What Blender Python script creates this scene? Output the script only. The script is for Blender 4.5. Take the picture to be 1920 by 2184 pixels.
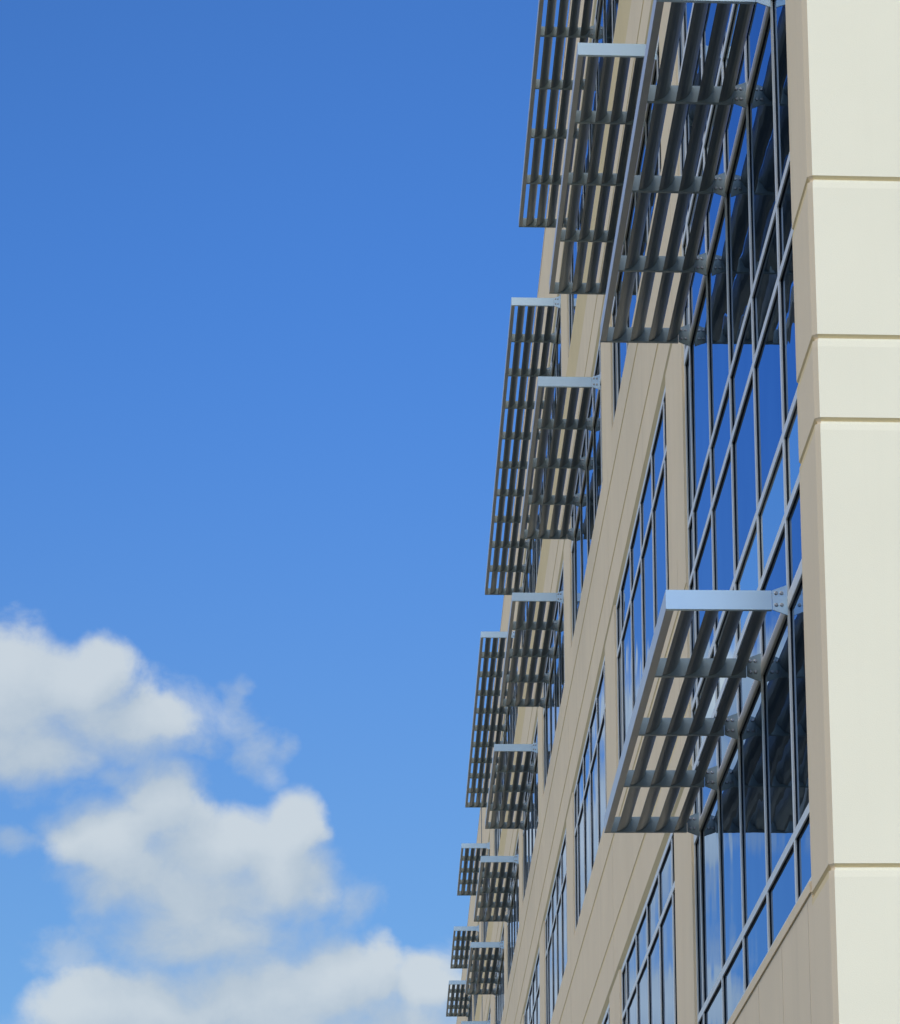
import bpy, bmesh, math, random
from mathutils import Matrix, Vector
random.seed(7)
S = bpy.context.scene
for o in list(bpy.data.objects): bpy.data.objects.remove(o)
H = 1.7                                   # eye height: heights below are above the eye, H lifts them to the ground

# ---------------------------------------------------------------- camera
cd = bpy.data.cameras.new('camera'); cam = bpy.data.objects.new('camera', cd)
S.collection.objects.link(cam); S.camera = cam
RR = [(0.9948433, -0.0987911, -0.02295908), (0.00391951, 0.26364617, -0.96461149), (0.10134811, 0.9595473, 0.26267384)]
right = Vector(RR[0]); up = -Vector(RR[1]); back = -Vector(RR[2])
m = Matrix((right, up, back)).transposed().to_4x4(); m.translation = (0, 0, H); cam.matrix_world = m
cd.sensor_fit = 'HORIZONTAL'; cd.sensor_width = 36; cd.lens = 36 * 7073.66 / 1920
cd.shift_x = (960 - 1564.27) / 1920; cd.shift_y = (1476.43 - 1092) / 1920
cd.clip_start = 0.5; cd.clip_end = 6000

# ---------------------------------------------------------------- light
SUN_EL, SUN_AZ = math.radians(34), math.radians(132)     # azimuth clockwise from +Y (towards the far end) over +X
sd = Vector((math.sin(SUN_AZ) * math.cos(SUN_EL), math.cos(SUN_AZ) * math.cos(SUN_EL), math.sin(SUN_EL)))
sl = bpy.data.lights.new('sun', 'SUN'); sl.energy = 2.05; sl.angle = math.radians(0.53); sl.color = (1, 0.955, 0.88)
so = bpy.data.objects.new('sun', sl); S.collection.objects.link(so)
so.rotation_euler = sd.to_track_quat('Z', 'Y').to_euler(); so.location = (60, -60, 90)
S.view_settings.view_transform = 'Standard'; S.view_settings.look = 'None'
S.view_settings.exposure = 0.5; S.view_settings.gamma = 1
S.render.engine = 'CYCLES'; S.cycles.max_bounces = 8; S.cycles.use_denoising = True

# ---------------------------------------------------------------- sky with clouds (all by direction)
W = bpy.data.worlds.new('World'); S.world = W; W.use_nodes = True
nt = W.node_tree; nt.nodes.clear(); N = nt.nodes; Lk = nt.links
def node(t, **kw):
    n = N.new(t)
    for k, v in kw.items(): setattr(n, k, v)
    return n
def put(sock, v):
    if hasattr(v, 'is_linked') or isinstance(v, bpy.types.NodeSocket): Lk.new(v, sock)
    else: sock.default_value = v
def mt(op, a, b=None, c=None, clamp=False):
    n = node('ShaderNodeMath', operation=op, use_clamp=clamp); put(n.inputs[0], a)
    if b is not None: put(n.inputs[1], b)
    if c is not None: put(n.inputs[2], c)
    return n.outputs[0]
def mix(fac, a, b, blend='MIX'):
    n = node('ShaderNodeMix', data_type='RGBA', blend_type=blend)
    put(n.inputs[0], fac); put(n.inputs[6], a); put(n.inputs[7], b); return n.outputs[2]
def smooth(x, lo, hi):
    n = node('ShaderNodeMapRange', interpolation_type='SMOOTHSTEP'); put(n.inputs[0], x)
    n.inputs[1].default_value = lo; n.inputs[2].default_value = hi; return n.outputs[0]
sky = node('ShaderNodeTexSky', sky_type='NISHITA'); sky.sun_disc = False
sky.sun_elevation = SUN_EL; sky.sun_rotation = SUN_AZ
sky.air_density = 1.0; sky.dust_density = 0.35; sky.ozone_density = 2.2
tc = node('ShaderNodeTexCoord'); sp = node('ShaderNodeSeparateXYZ'); Lk.new(tc.outputs['Generated'], sp.inputs[0])
dx, dy, dz = sp.outputs
dys = mt('MAXIMUM', dy, 0.05)
U = mt('DIVIDE', dx, dys); V = mt('DIVIDE', dz, dys)
tint = mix(1.0, sky.outputs[0], mix(smooth(V, .14, .44), (.29, .48, .70, 1), (.29, .57, .98, 1)), 'MULTIPLY')
tint = mix(1.0, tint, mix(smooth(U, -.20, .05), (.86, .87, .87, 1), (1, 1, 1, 1)), 'MULTIPLY')
# cloud bodies: centre (u, v), half sizes (u, v), weight
BLOBS = [(-0.118, 0.2693, 0.0213, 0.0237, 1),
         (-0.0997, 0.2761, 0.0214, 0.0134, 1),
         (-0.0906, 0.2807, 0.0107, 0.0105, 1),
         (-0.0844, 0.2642, 0.0214, 0.0126, 1),
         (-0.0731, 0.265, 0.0143, 0.0086, 0.45),
         (-0.1118, 0.2537, 0.0255, 0.0103, 0.95),
         (-0.0616, 0.2635, 0.0122, 0.0063, -0.1),
         (-0.071, 0.2368, 0.0135, 0.0154, 1),
         (-0.0877, 0.2265, 0.0183, 0.0138, 1),
         (-0.0573, 0.2229, 0.0255, 0.0146, 1),
         (-0.0311, 0.228, 0.0103, 0.0139, 1),
         (-0.0323, 0.2133, 0.0163, 0.0138, 1),
         (-0.0598, 0.2068, 0.0304, 0.0137, 1),
         (-0.0783, 0.2141, 0.0211, 0.0138, 0.95),
         (-0.0582, 0.196, 0.0338, 0.0108, 0.85),
         (-0.0452, 0.1779, 0.0267, 0.0168, 1),
         (-0.08, 0.1724, 0.0286, 0.0159, 1),
         (-0.0171, 0.1814, 0.0191, 0.0161, 1),
         (-0.0051, 0.1842, 0.0074, 0.0132, 1),
         (0.0083, 0.182, 0.0156, 0.0108, 0.75),
         (-0.0108, 0.1868, 0.012, 0.0098, 0.85),
         (-0.0338, 0.16, 0.0761, 0.0212, 1),
         (0.0168, 0.1611, 0.0198, 0.0114, 0.9),
         (0.09, 0.15, 0.06, 0.02, 0.9),
         (-0.17, 0.19, 0.03, 0.03, 0.9),
         (-0.19, 0.28, 0.05, 0.05, 1)]
WISPS = [(-0.0724, 0.268, 0.0215, 0.0131, 0.9),
         (-0.0638, 0.2658, 0.0161, 0.0108, 0.95),
         (-0.0538, 0.2643, 0.0134, 0.009, 0.8),
         (-0.0489, 0.2711, 0.0054, 0.0116, 0.75),
         (-0.0525, 0.2753, 0.0054, 0.0041, 0.6),
         (-0.0458, 0.2599, 0.0068, 0.0112, 0.75),
         (-0.0414, 0.2524, 0.0075, 0.0102, 0.75),
         (-0.037, 0.2472, 0.0068, 0.0083, 0.6),
         (-0.0335, 0.2539, 0.0061, 0.0063, 0.5),
         (-0.1109, 0.2258, 0.0167, 0.0055, 0.6),
         (-0.1023, 0.2193, 0.0105, 0.0109, 0.6),
         (-0.0987, 0.2412, 0.0212, 0.0073, 0.6),
         (-0.0833, 0.2471, 0.016, 0.0074, 0.6),
         (-0.0117, 0.2052, 0.0107, 0.0163, 0.5),
         (-0.0258, 0.1973, 0.0213, 0.009, 0.6),
         (-0.0972, 0.1904, 0.0192, 0.0125, 0.55),
         (0.014, 0.1841, 0.016, 0.0144, 0.7)]
def cloud_field(u, v, blobs, amp):
    cx = node('ShaderNodeCombineXYZ'); put(cx.inputs[0], u); put(cx.inputs[1], v)
    n1 = node('ShaderNodeTexNoise'); n1.inputs['Scale'].default_value = 45; n1.inputs['Detail'].default_value = 9
    n1.inputs['Roughness'].default_value = .60; n1.inputs['Distortion'].default_value = .25
    Lk.new(cx.outputs[0], n1.inputs['Vector'])
    nz = mt('SUBTRACT', n1.outputs[0], .5)
    n2 = node('ShaderNodeTexNoise'); n2.inputs['Scale'].default_value = 62; n2.inputs['Detail'].default_value = 4
    Lk.new(cx.outputs[0], n2.inputs['Vector'])
    wu = mt('ADD', u, mt('MULTIPLY', mt('SUBTRACT', n2.outputs[0], .5), .013))
    sv = node('ShaderNodeSeparateColor'); Lk.new(n2.outputs[1], sv.inputs[0])
    wv = mt('ADD', v, mt('MULTIPLY', mt('SUBTRACT', sv.outputs[1], .5), .011))
    f = None
    for (a, b, ra, rb, w) in blobs:
        p = mt('MULTIPLY', mt('SUBTRACT', wu, a), 1 / ra); q = mt('MULTIPLY', mt('SUBTRACT', wv, b), 1 / rb)
        g = mt('SUBTRACT', w, mt('ADD', mt('MULTIPLY', p, p), mt('MULTIPLY', q, q)))
        f = mt('MAXIMUM', g, -2.0) if f is None else mt('SMOOTH_MAX', f, g, .55)
    return f, mt('ADD', f, mt('MULTIPLY', nz, amp)), nz
f0, d0, nz0 = cloud_field(U, V, BLOBS, 2.0)
f1, d1, nz1 = cloud_field(mt('ADD', U, -.004), mt('ADD', V, .015), BLOBS, 2.0)
fw, dw, nzw = cloud_field(U, V, WISPS, 3.4)
front = smooth(dy, .05, .3)
topn = smooth(mt('SUBTRACT', f0, f1), -.15, .75)                # billowing upper edges are crisper than the ragged bases
dd = mt('MULTIPLY', mt('ADD', d0, .55), mt('ADD', .74, mt('MULTIPLY', topn, .42)))
dens = mt('MULTIPLY', mt('MAXIMUM', smooth(dd, -.12, 1.22), mt('MULTIPLY', smooth(dw, -.3, 1.2), .56)), front)
shade = smooth(mt('ADD', mt('MULTIPLY', mt('SUBTRACT', f0, f1), .7), mt('MULTIPLY', nz0, 1.5)), -.5, 1.05)
ccol = mix(shade, (2.4, 2.9, 3.4, 1), (3.35, 3.72, 3.98, 1))
# thin veil low in the sky
veil = mt('MULTIPLY', smooth(V, .42, .10), .16)
base = mix(mt('MULTIPLY', veil, front), tint, (1.9, 3.1, 4.5, 1))
fin = mix(mt('MULTIPLY', dens, .93), base, ccol)
# added unseen bright cloud behind, beside and above the viewpoint, fills the shaded facade
gn = node('ShaderNodeTexNoise'); gn.inputs['Scale'].default_value = 2.6; gn.inputs['Detail'].default_value = 8; gn.inputs['Roughness'].default_value = .55
Lk.new(tc.outputs['Generated'], gn.inputs['Vector'])
fill_cloud = mt('MULTIPLY', smooth(gn.outputs[0], .40, .56), smooth(dy, .78, .55))
fill_cloud = mt('MULTIPLY', fill_cloud, smooth(mt('SUBTRACT', dz, mt('MULTIPLY', smooth(dy, .25, -.2), .14)), .12, .34))
fin = mix(mt('MULTIPLY', fill_cloud, .9), fin, (12.0, 11.0, 9.3, 1))
bg = node('ShaderNodeBackground'); Lk.new(fin, bg.inputs[0]); bg.inputs[1].default_value = 0.13
wo = node('ShaderNodeOutputWorld'); Lk.new(bg.outputs[0], wo.inputs[0])

# ---------------------------------------------------------------- materials
def mat(name):
    M = bpy.data.materials.new(name); M.use_nodes = True
    return M, M.node_tree, M.node_tree.nodes['Principled BSDF']
def stucco(name, col, spread, streak=0.0, scale=160, bump=.25):
    M, t, b = mat(name); n = t.nodes; l = t.links
    g = n.new('ShaderNodeNewGeometry')
    a = n.new('ShaderNodeTexNoise'); a.inputs['Scale'].default_value = scale; a.inputs['Detail'].default_value = 6; a.inputs['Roughness'].default_value = .7
    l.new(g.outputs['Position'], a.inputs['Vector'])
    big = n.new('ShaderNodeTexNoise'); big.inputs['Scale'].default_value = .9; big.inputs['Detail'].default_value = 5
    l.new(g.outputs['Position'], big.inputs['Vector'])
    mp = n.new('ShaderNodeMapping'); mp.inputs['Scale'].default_value = (2.2, 2.2, .12); l.new(g.outputs['Position'], mp.inputs['Vector'])
    st = n.new('ShaderNodeTexNoise'); st.inputs['Scale'].default_value = 1.3; st.inputs['Detail'].default_value = 6; st.inputs['Roughness'].default_value = .65
    l.new(mp.outputs[0], st.inputs['Vector'])
    def m2(op, x, y):
        k = n.new('ShaderNodeMath'); k.operation = op
        for i, v in enumerate((x, y)):
            if isinstance(v, (int, float)): k.inputs[i].default_value = v
            else: l.new(v, k.inputs[i])
        return k.outputs[0]
    v = m2('ADD', m2('MULTIPLY', m2('SUBTRACT', a.outputs[0], .5), spread), m2('MULTIPLY', m2('SUBTRACT', big.outputs[0], .5), spread * .9))
    if streak:
        r = n.new('ShaderNodeMapRange'); r.inputs[1].default_value = .52; r.inputs[2].default_value = .72; l.new(st.outputs[0], r.inputs[0])
        v = m2('SUBTRACT', v, m2('MULTIPLY', r.outputs[0], streak))
    v = m2('ADD', v, 1.0)
    mx = n.new('ShaderNodeVectorMath'); mx.operation = 'SCALE'; mx.inputs[0].default_value = col; l.new(v, mx.inputs['Scale'])
    l.new(mx.outputs[0], b.inputs['Base Color']); b.inputs['Roughness'].default_value = .93
    b.inputs['Specular IOR Level'].default_value = .25
    bp = n.new('ShaderNodeBump'); bp.inputs['Strength'].default_value = bump; bp.inputs['Distance'].default_value = .004
    l.new(a.outputs[0], bp.inputs['Height']); l.new(bp.outputs[0], b.inputs['Normal'])
    return M
M_TAN = stucco('tan_stucco', (.88, .745, .54), .17, .06)
M_CREAM = stucco('cream_stucco', (.705, .69, .565), .13, .035)
M_ACCENT = stucco('ochre_stucco', (.84, .69, .41), .14, .05)
def metal(name, col, rough, metallic=.85, var=.06):
    M, t, b = mat(name); n = t.nodes; l = t.links
    g = n.new('ShaderNodeNewGeometry'); a = n.new('ShaderNodeTexNoise'); a.inputs['Scale'].default_value = 3.1; a.inputs['Detail'].default_value = 7
    l.new(g.outputs['Position'], a.inputs['Vector'])
    r = n.new('ShaderNodeMapRange'); r.inputs[3].default_value = rough - var; r.inputs[4].default_value = rough + var
    l.new(a.outputs[0], r.inputs[0]); l.new(r.outputs[0], b.inputs['Roughness'])
    r2 = n.new('ShaderNodeMapRange'); r2.inputs[3].default_value = .9; r2.inputs[4].default_value = 1.08; l.new(a.outputs[0], r2.inputs[0])
    mx = n.new('ShaderNodeVectorMath'); mx.operation = 'SCALE'; mx.inputs[0].default_value = col; l.new(r2.outputs[0], mx.inputs['Scale'])
    l.new(mx.outputs[0], b.inputs['Base Color']); b.inputs['Metallic'].default_value = metallic
    return M
M_ALU_SHADE = metal('shaded_aluminium', (.34, .435, .47), .40, .12)  # inner arms: the shade between the blades is put into the colour
M_ALU_LIT = metal('lit_aluminium', (.63, .82, .94), .33, .5)  # near arm, same metal: its skylit brightness is put into the colour
M_BLADE = metal('louver_aluminium', (.30, .33, .335), .42, .6)
M_FASCIA = metal('fascia_aluminium', (.60, .62, .62), .42, .3)
M_CAP = metal('mullion_aluminium', (.80, .81, .77), .45, .12)
M_BOLT = metal('steel_bolt', (.45, .46, .46), .35)
M_SEAL = metal('joint_sealant', (.70, .60, .45), .8, 0.0)
M_DARK = metal('black_gasket', (.010, .013, .020), .5, 0.0)
def glass(name, col, edge, rough, bump):
    M, t, b = mat(name); n = t.nodes; l = t.links
    b.inputs['Base Color'].default_value = (*col, 1); b.inputs['Metallic'].default_value = 1; b.inputs['Roughness'].default_value = rough
    b.inputs['Specular Tint'].default_value = (*edge, 1)          # reflective solar coating: strong mirror at a glancing angle
    g = n.new('ShaderNodeNewGeometry'); a = n.new('ShaderNodeTexNoise'); a.inputs['Scale'].default_value = 1.1; a.inputs['Detail'].default_value = 1.5
    l.new(g.outputs['Position'], a.inputs['Vector'])
    bp = n.new('ShaderNodeBump'); bp.inputs['Strength'].default_value = 1; bp.inputs['Distance'].default_value = bump
    l.new(a.outputs[0], bp.inputs['Height']); l.new(bp.outputs[0], b.inputs['Normal'])
    return M
M_GLASS = glass('tinted_glass', (.14, .22, .35), (.50, .69, .90), .0, .0048)
M_SPAN = glass('spandrel_glass', (.55, .62, .70), (.95, 1.0, 1.0), .05, .0048)

# ---------------------------------------------------------------- helpers
BX, BY = 2.37, 17.65                          # the building's corner
class MB:
    def __init__(s): s.v = []; s.f = []; s.m = []
    def quad(s, *p, m=0):
        i = len(s.v); s.v += [tuple(q) for q in p]; s.f.append(tuple(range(i, i + len(p)))); s.m.append(m)
    def box(s, x0, x1, y0, y1, z0, z1, m=0, skip=''):
        a = [(x0, y0, z0), (x1, y0, z0), (x1, y1, z0), (x0, y1, z0), (x0, y0, z1), (x1, y0, z1), (x1, y1, z1), (x0, y1, z1)]
        F = {'b': (0, 3, 2, 1), 't': (4, 5, 6, 7), 'f': (0, 1, 5, 4), 'r': (1, 2, 6, 5), 'k': (2, 3, 7, 6), 'l': (3, 0, 4, 7)}
        i = len(s.v); s.v += a
        for k, q in F.items():
            if k not in skip: s.f.append(tuple(i + j for j in q)); s.m.append(m)
    def extrude_y(s, prof, y0, y1, m=0, caps=True, mats=None):
        """prof: closed (x, z) outline, counter-clockwise seen from -Y"""
        n = len(prof)
        for k in range(n):
            (xa, za), (xb, zb) = prof[k], prof[(k + 1) % n]
            s.quad((xa, y0, za), (xa, y1, za), (xb, y1, zb), (xb, y0, zb), m=mats[k] if mats else m)
        if caps:
            s.quad(*[(x, y0, z) for x, z in prof], m=m); s.quad(*[(x, y1, z) for x, z in reversed(prof)], m=m)
    def build(s, name, mats, parent=None, off=(0, 0, 0), smooth=False):
        me = bpy.data.meshes.new(name); me.from_pydata([(x - off[0], y - off[1], z - off[2]) for x, y, z in s.v], [], s.f)
        for q in mats: me.materials.append(q)
        for p, k in zip(me.polygons, s.m): p.material_index = k; p.use_smooth = smooth
        bm = bmesh.new(); bm.from_mesh(me); bmesh.ops.remove_doubles(bm, verts=bm.verts, dist=1e-5)
        bmesh.ops.recalc_face_normals(bm, faces=bm.faces); bm.to_mesh(me); bm.free()
        o = bpy.data.objects.new(name, me); S.collection.objects.link(o)
        if parent: o.parent = parent
        return o
def empty(name, loc, parent=None):
    o = bpy.data.objects.new(name, None); S.collection.objects.link(o); o.location = loc
    if parent: o.parent = parent
    return o
B0 = (BX, BY, 0.0)
BLD = empty('office_building', B0)
BLD['label'] = 'long tan and cream office block with blue glass windows and louvered aluminium sunshades'
BLD['category'] = 'building'

# ---------------------------------------------------------------- ground
def ground():
    b = MB(); R = 3000
    b.quad((-R, -R, 0), (R, -R, 0), (R, R, 0), (-R, R, 0))
    M, t, p = mat('grass_and_bare_soil'); n = t.nodes; l = t.links
    g = n.new('ShaderNodeNewGeometry'); a = n.new('ShaderNodeTexNoise'); a.inputs['Scale'].default_value = .12; a.inputs['Detail'].default_value = 8
    l.new(g.outputs['Position'], a.inputs['Vector'])
    r = n.new('ShaderNodeValToRGB'); r.color_ramp.elements[0].position = .4; r.color_ramp.elements[1].position = .62
    r.color_ramp.elements[0].color = (.055, .065, .022, 1); r.color_ramp.elements[1].color = (.12, .105, .06, 1)
    l.new(a.outputs[0], r.inputs[0]); l.new(r.outputs[0], p.inputs['Base Color']); p.inputs['Roughness'].default_value = .95
    o = b.build('ground', [M]); o['kind'] = 'structure'
ground()
def pavement():
    b = MB(); b.quad((-15, -40, .004), (BX + .3, -40, .004), (BX + .3, 190, .004), (-15, 190, .004))
    o = b.build('pavement', [stucco('asphalt', (.045, .043, .038), .5, 0, 40)]); o['kind'] = 'structure'
pavement()

# ---------------------------------------------------------------- building layout (heights above the eye)
XW, XM, XG = 2.37, 2.390, 2.407
YEND, ROOF, XBACK = 141.0, 21.26, 24.0
Y_IN, Y_A = 18.43, 25.93                      # the corner bay's glass runs from the corner pier to the first wide pier
P = 8.72
STARTS = [27.55 + P * k for k in range(6)] + [81.44, 92.14, 100.63, 109.35, 118.07, 126.79]
OPEN = 7.04
BANDS = [(-H, 4.45, []), (6.42, 8.48, [7.0, 8.0]), (10.45, 12.45, [11.02, 11.96]), (14.40, 16.42, [14.95]), (18.62, ROOF, [])]
FLOORS = [(4.45, 6.42), (8.48, 10.45), (12.45, 14.40), (16.42, 18.62)]
GROOVES = [3.835, 6.432, 6.938, 7.922, 10.47, 10.98, 11.96, 14.45, 15.0, 16.0, 18.65, 19.2, 20.2]
def levels(z0, z1, grooves, top, ba, bb, bot, d):
    L = [(z0, 0.0)]
    for g in grooves: L += [(g + bot, 0.0), (g + bb - .0006, d * .16), (g + bb, d), (g + ba, d), (g + top, 0.0)]
    return L + [(z1, 0.0)]

def walls():
    x = MB(); x.box(XW - .004, XW + .01, 88.80, 89.30, 4.5 + H, ROOF + H); x.build('expansion_joint', [M_DARK], BLD, B0)
    b = MB()
    # corner pier and the sunlit end wall: one skin with grooves that wrap the chamfered corner
    C = .028
    prev = None
    for z, d in levels(-H, ROOF, GROOVES, .026, .006, -.010, -.050, .017):
        z += H
        row = [(XW + .40, Y_IN, z), (XW + d, Y_IN, z), (XW + d, BY + C + .414 * d, z), (XW + C + .414 * d, BY + d, z), (XBACK, BY + d, z)]
        if prev:
            for k in range(4): b.quad(prev[k], prev[k + 1], row[k + 1], row[k], m=(2 if d == 0 and prev[1][0] > XW + .01 else 1) if k >= 3 else (2 if (d or prev[1][0] > XW + .001) and k == 1 else 0))
        prev = row
    # floor bands along the long side
    for i, (z0, z1, gr) in enumerate(BANDS):
        L = levels(z0, z1, gr, .030, .024, -.026, -.031, .006)
        pr = []
        if i: pr += [(XW + .045, z0), (XW, z0 + .085)]
        else: pr += [(XW, z0)]
        for z, d in L[1:-1]: pr.append((XW + d, z))
        if i == 3: pr += [(XW, 15.73), (XW - .03, 16.40), (XW - .03, 16.42)]
        else: pr.append((XW, z1))
        nfront = len(pr)
        pr += [(XW + .40, z1), (XW + .40, z0)]
        pr = [(x, z + H) for x, z in pr]
        ms = [0] * len(pr)
        if i: ms[0] = 2
        for q in range(len(gr)):                # the grooves are picked out in ochre
            for e in (1, 2, 3, 4): ms[(2 if i else 1) - 1 + 5 * q + e] = 2
        if i == 3: ms[nfront - 3] = 2
        b.extrude_y(pr, Y_A, YEND, mats=ms)
    # piers between the windows of one floor
    for fi, (z0, z1) in enumerate(FLOORS):
        edges = [Y_A]
        for k, s in enumerate(STARTS):
            if fi == 3 and k in (1, 3, 5): continue
            e = STARTS[k + 1] + OPEN if (fi == 3 and k in (0, 2, 4)) else s + OPEN
            edges += [s, e]
        edges.append(YEND)
        for a in range(0, len(edges), 2): b.box(XW, XW + .40, edges[a], edges[a + 1], z0 + H, z1 + H, skip='bt')
    # wall under and over the corner bay
    b.box(XW, XW + .40, Y_IN + .001, Y_A, 0, 3.86 + H, skip='k')
    b.box(XW, XW + .40, Y_IN, Y_A, 18.62 + H, ROOF + H, skip='fk')
    # far end, back and roof
    b.quad((XW, YEND, 0), (XBACK, YEND, 0), (XBACK, YEND, ROOF + H), (XW, YEND, ROOF + H))
    b.quad((XBACK, BY, 0), (XBACK, YEND, 0), (XBACK, YEND, ROOF + H), (XBACK, BY, ROOF + H))
    b.build('wall', [M_TAN, M_CREAM, M_ACCENT], BLD, B0)
    r = MB(); r.box(XW + .40, XBACK - .01, BY + .30, YEND - .01, ROOF + H - .6, ROOF + H - .35)
    r.build('roof', [M_CREAM], BLD, B0)
    c = MB()                                   # metal coping along the parapet
    c.box(XW - .006, XW + .42, BY - .006, YEND + .006, ROOF + H + .001, ROOF + H + .05)
    c.build('coping', [M_TAN], BLD, B0)
    j = MB()                                   # sealed panel joints in the wall below the corner bay
    for y in (18.62, 19.95, 21.3, 23.4): j.box(XW - .002, XW + .01, y, y + .010, H - 1.0, 3.84 + H)
    j.build('panel_joint', [M_SEAL], BLD, B0)
    for k in range(8):                         # one sealed joint per bay where the wall panels meet, down the middle of a pier
        for (z0, z1, gr) in BANDS[1:]:
            y = (STARTS[k] - .84 if k < 6 else STARTS[k] - .5); q = MB()
            e = sorted([z0 + .09, z1 - .01] + [g + t for g in gr for t in (-.033, .032)])
            if z0 == 14.40: e = [14.49, 14.917, 14.982, 15.72]
            for a, c in zip(e[::2], e[1::2]): q.box(XW - .0015, XW + .01, y, y + .011, a + H, c + H)
            q.build('panel_joint', [M_SEAL], BLD, B0)
walls()

# ---------------------------------------------------------------- windows
CAPW, TW = .064, .058
def window(y0, y1, z0, z1, mull, trans, spandrel=(), jamb0=True):
    """mull: mullion centre lines; trans: (z, kind) with kind 'flat' or 'bull'"""
    f = MB(); g = MB(); z0 += H; z1 += H
    ys = [y0 + CAPW / 2] + list(mull) + [y1 - CAPW / 2]
    for y in ys:
        f.box(XM, XM + .010, y - CAPW / 2, y + CAPW / 2, z0, z1)
        f.box(XM + .010, XG + .008, y - CAPW / 2 + .008, y + CAPW / 2 - .008, z0, z1, m=1)
    zs = [(z0 + TW / 2, 'flat')] + [(z + H, k) for z, k in trans] + [(z1 - TW / 2, 'flat')]
    for a, c in zip(ys[:-1], ys[1:]):
        ya, yc = a + CAPW / 2, c - CAPW / 2
        if yc - ya < .02: continue
        for z, k in zs:
            if k == 'flat':
                f.box(XM, XM + .010, ya, yc, z - TW / 2, z + TW / 2)
                f.box(XM + .010, XG + .008, ya, yc, z - TW / 2 + .006, z + TW / 2 - .006, m=1)
            else:                              # half-round nosing that carries the sunshade
                pr = [(XM + .010, z - .050), (XM - .002, z - .050), (XM - .0045, z - .044), (XM - .005, z - .012), (XM - .005, z + .018),
                      (XM - .002, z + .042), (XM + .004, z + .054), (XM + .010, z + .058)]
                f.extrude_y(pr, ya, yc)
                f.box(XM + .010, XG + .008, ya, yc, z - .048, z + .048, m=1)
    zz = sorted([z0, z1] + [z + H for z, _ in trans])
    for a, c in zip(ys[:-1], ys[1:]):
        for p, q in zip(zz[:-1], zz[1:]):
            ry, rz = random.uniform(-.0011, .0011), random.uniform(-.0009, .0009)
            sp = any(abs(p - H - s) < .02 for s in spandrel)
            g.quad((XG + ry + rz, a, p), (XG - ry + rz, c, p), (XG - ry - rz, c, q), (XG + ry - rz, a, q), m=1 if sp else 0)
    w = f.build('window', [M_CAP, M_DARK], BLD, B0)
    pane = g.build('pane', [M_GLASS, M_SPAN], w, B0)
    return w
KM = [19.335 + 1.524 * k for k in range(5)]
window(Y_IN, Y_A, 3.93, 18.62, KM,
       [(4.40, 'flat'), (5.865, 'bull'), (6.42, 'flat'), (6.95, 'flat'), (8.0, 'flat'), (8.5, 'flat'), (9.955, 'bull'), (10.45, 'flat'), (11.0, 'flat'),
        (12.0, 'flat'), (12.5, 'flat'), (13.87, 'bull'), (14.45, 'flat'), (15.0, 'flat'), (16.0, 'flat'), (16.5, 'flat'), (17.9, 'bull')], spandrel=(6.42, 10.45))
sill = MB(); sill.box(XW - .012, XG + .01, Y_IN + .002, Y_A - .002, 3.862 + H, 3.928 + H); sill.build('sill', [M_TAN], BLD, B0)
SP = P / 6
for fi, (z0, z1) in enumerate(FLOORS):
    zt = (5.90, 9.86, 13.86, 18.35)[fi]
    for k, s in enumerate(STARTS):
        if fi == 3 and k in (1, 3, 5): continue
        dbl = fi == 3 and k in (0, 2, 4)
        e = STARTS[k + 1] + OPEN if dbl else s + OPEN
        window(s, e, z0, z1, [s + .51 + SP * q for q in range(11 if dbl else 5)], [(zt, 'bull' if fi >= 2 else 'flat')])

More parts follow.
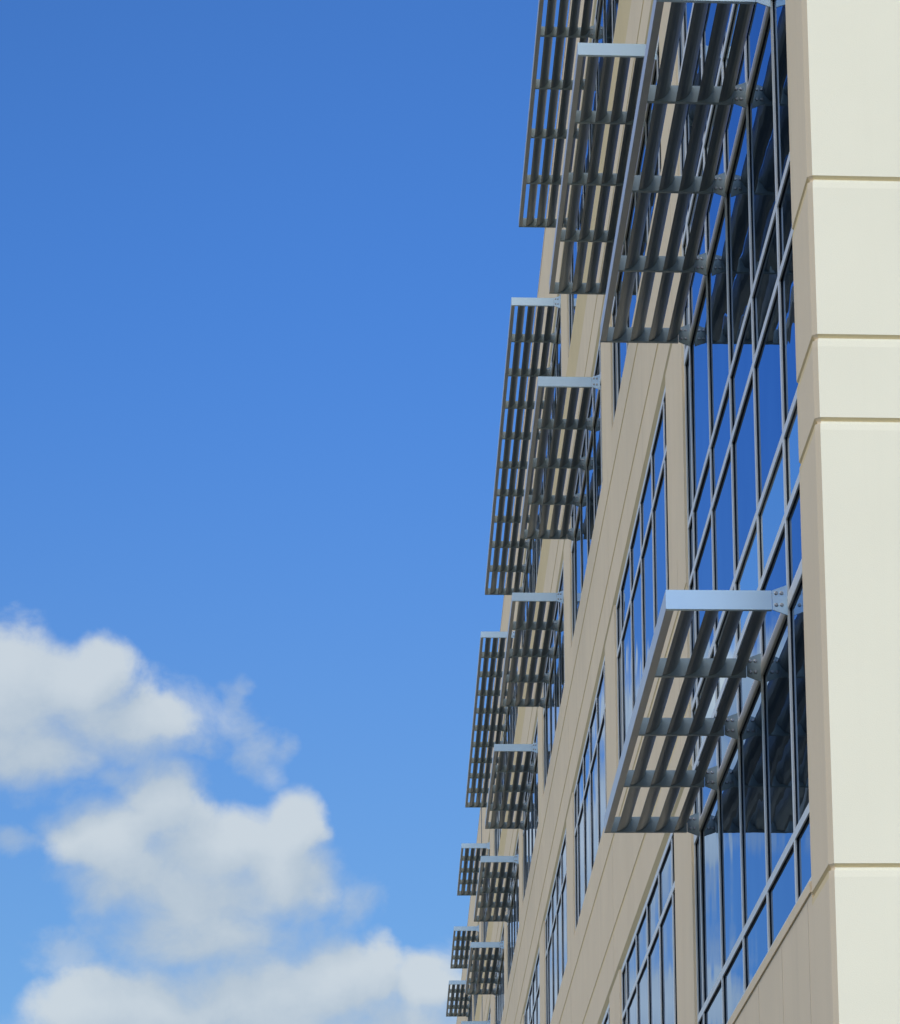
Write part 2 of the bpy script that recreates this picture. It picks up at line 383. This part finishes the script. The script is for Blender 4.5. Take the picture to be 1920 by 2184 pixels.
# ---------------------------------------------------------------- sunshades
TIP = [(0, .006), (.024, .009), (.048, .018), (.072, .034), (.092, .056), (.107, .084), (.116, .117),
       (.110, .119), (.087, .083), (.064, .057), (.040, .035), (.018, .019), (0, .012)]
def sunshade_meshes(depth, span, n, detail):
    """local frame: x = 0 at the mullion face, y along the wall, z = 0 at the arm's underside"""
    xo = -depth; L = span * (n - 1); HH = .122
    out = []
    f = MB(); f.box(xo, xo + .050, .0065, L - .0005, .0, HH)
    out.append(('sunshade', f, [M_FASCIA], False))
    for q in range(4):
        b = MB(); x = xo + .098 + q * .151 * (depth / .748)
        b.extrude_y([(x + a, z) for a, z in TIP], .0066, L - .001)
        out.append(('louver_blade', b, [M_BLADE], False))
    for k in range(n):
        y = k * span; b = MB()
        x0 = xo if k in (0, n - 1) else xo + .051
        b.box(x0, -.0965, y, y + .006, 0.0, HH)                       # web
        b.box(x0, -.0965, y + .0061, y + .034, -.001, .006)           # lower flange
        b.box(x0, -.0965, y + .0061, y + .034, HH - .006, HH + .001)  # upper flange
        out.append(('arm' if k else 'near_arm', b, [M_ALU_SHADE] if k else [M_ALU_LIT], False))  # first arm takes the lit colour, inner arms the shaded one
        p = MB(); y0, y1 = y - .001, y + .009
        pl = [(-.0935, 0.0), (0.0, -.036), (0.0, .158), (-.0935, HH)]
        p.extrude_y(pl, y0, y1)
        if detail:
            for bx in (-.070, -.036):
                for bz in (.105, .030):
                    for ring in ((.0125, 0.0, .012, -.004), (.012, -.004, .007, -.0075)):
                        ra, ya, rb, yb = ring
                        for s in range(10):
                            t0, t1 = 2 * math.pi * s / 10, 2 * math.pi * (s + 1) / 10
                            p.quad((bx + ra * math.cos(t0), y0 + ya, bz + ra * math.sin(t0)), (bx + ra * math.cos(t1), y0 + ya, bz + ra * math.sin(t1)),
                                   (bx + rb * math.cos(t1), y0 + yb, bz + rb * math.sin(t1)), (bx + rb * math.cos(t0), y0 + yb, bz + rb * math.sin(t0)), m=1)
                    p.quad(*[(bx + .007 * math.cos(2 * math.pi * s / 10), y0 - .0075, bz + .007 * math.sin(2 * math.pi * s / 10)) for s in range(10)], m=1)
        out.append(('bracket', p, [M_ALU_SHADE if k else M_ALU_LIT, M_BOLT], False))
    return out
PROTO = {}
def sunshade(key, depth, span, n, y, z, detail=True):
    loc = (XM - .0015 - BX, y - BY, z + H)
    if key not in PROTO:
        parts = sunshade_meshes(depth, span, n, detail)
        root = None
        for name, b, ms, sm in parts:
            o = b.build(name, ms, root if root else BLD)
            if root is None: root = o
        root.location = loc; PROTO[key] = root
        return root
    src = PROTO[key]; r = src.copy(); S.collection.objects.link(r); r.parent = BLD; r.location = loc
    for c in src.children:
        d = c.copy(); S.collection.objects.link(d); d.parent = r
    return r
sunshade('corner', .748, 1.524, 5, 19.323, 5.815)
sunshade('upper_corner', .735, 1.502, 5, 19.323, 9.905)
for y in [28.06 + P * k for k in range(6)] + [81.95, 92.65, 101.14, 109.86]: sunshade('single', .730, SP, 5, y, 13.80)
for y in (28.06, 28.06 + 2 * P, 28.06 + 4 * P): sunshade('double', .717, SP, 11, y, 18.33)
for y in (81.95, 92.65, 101.14, 109.86): sunshade('upper', .717, SP, 5, y, 18.33, False)
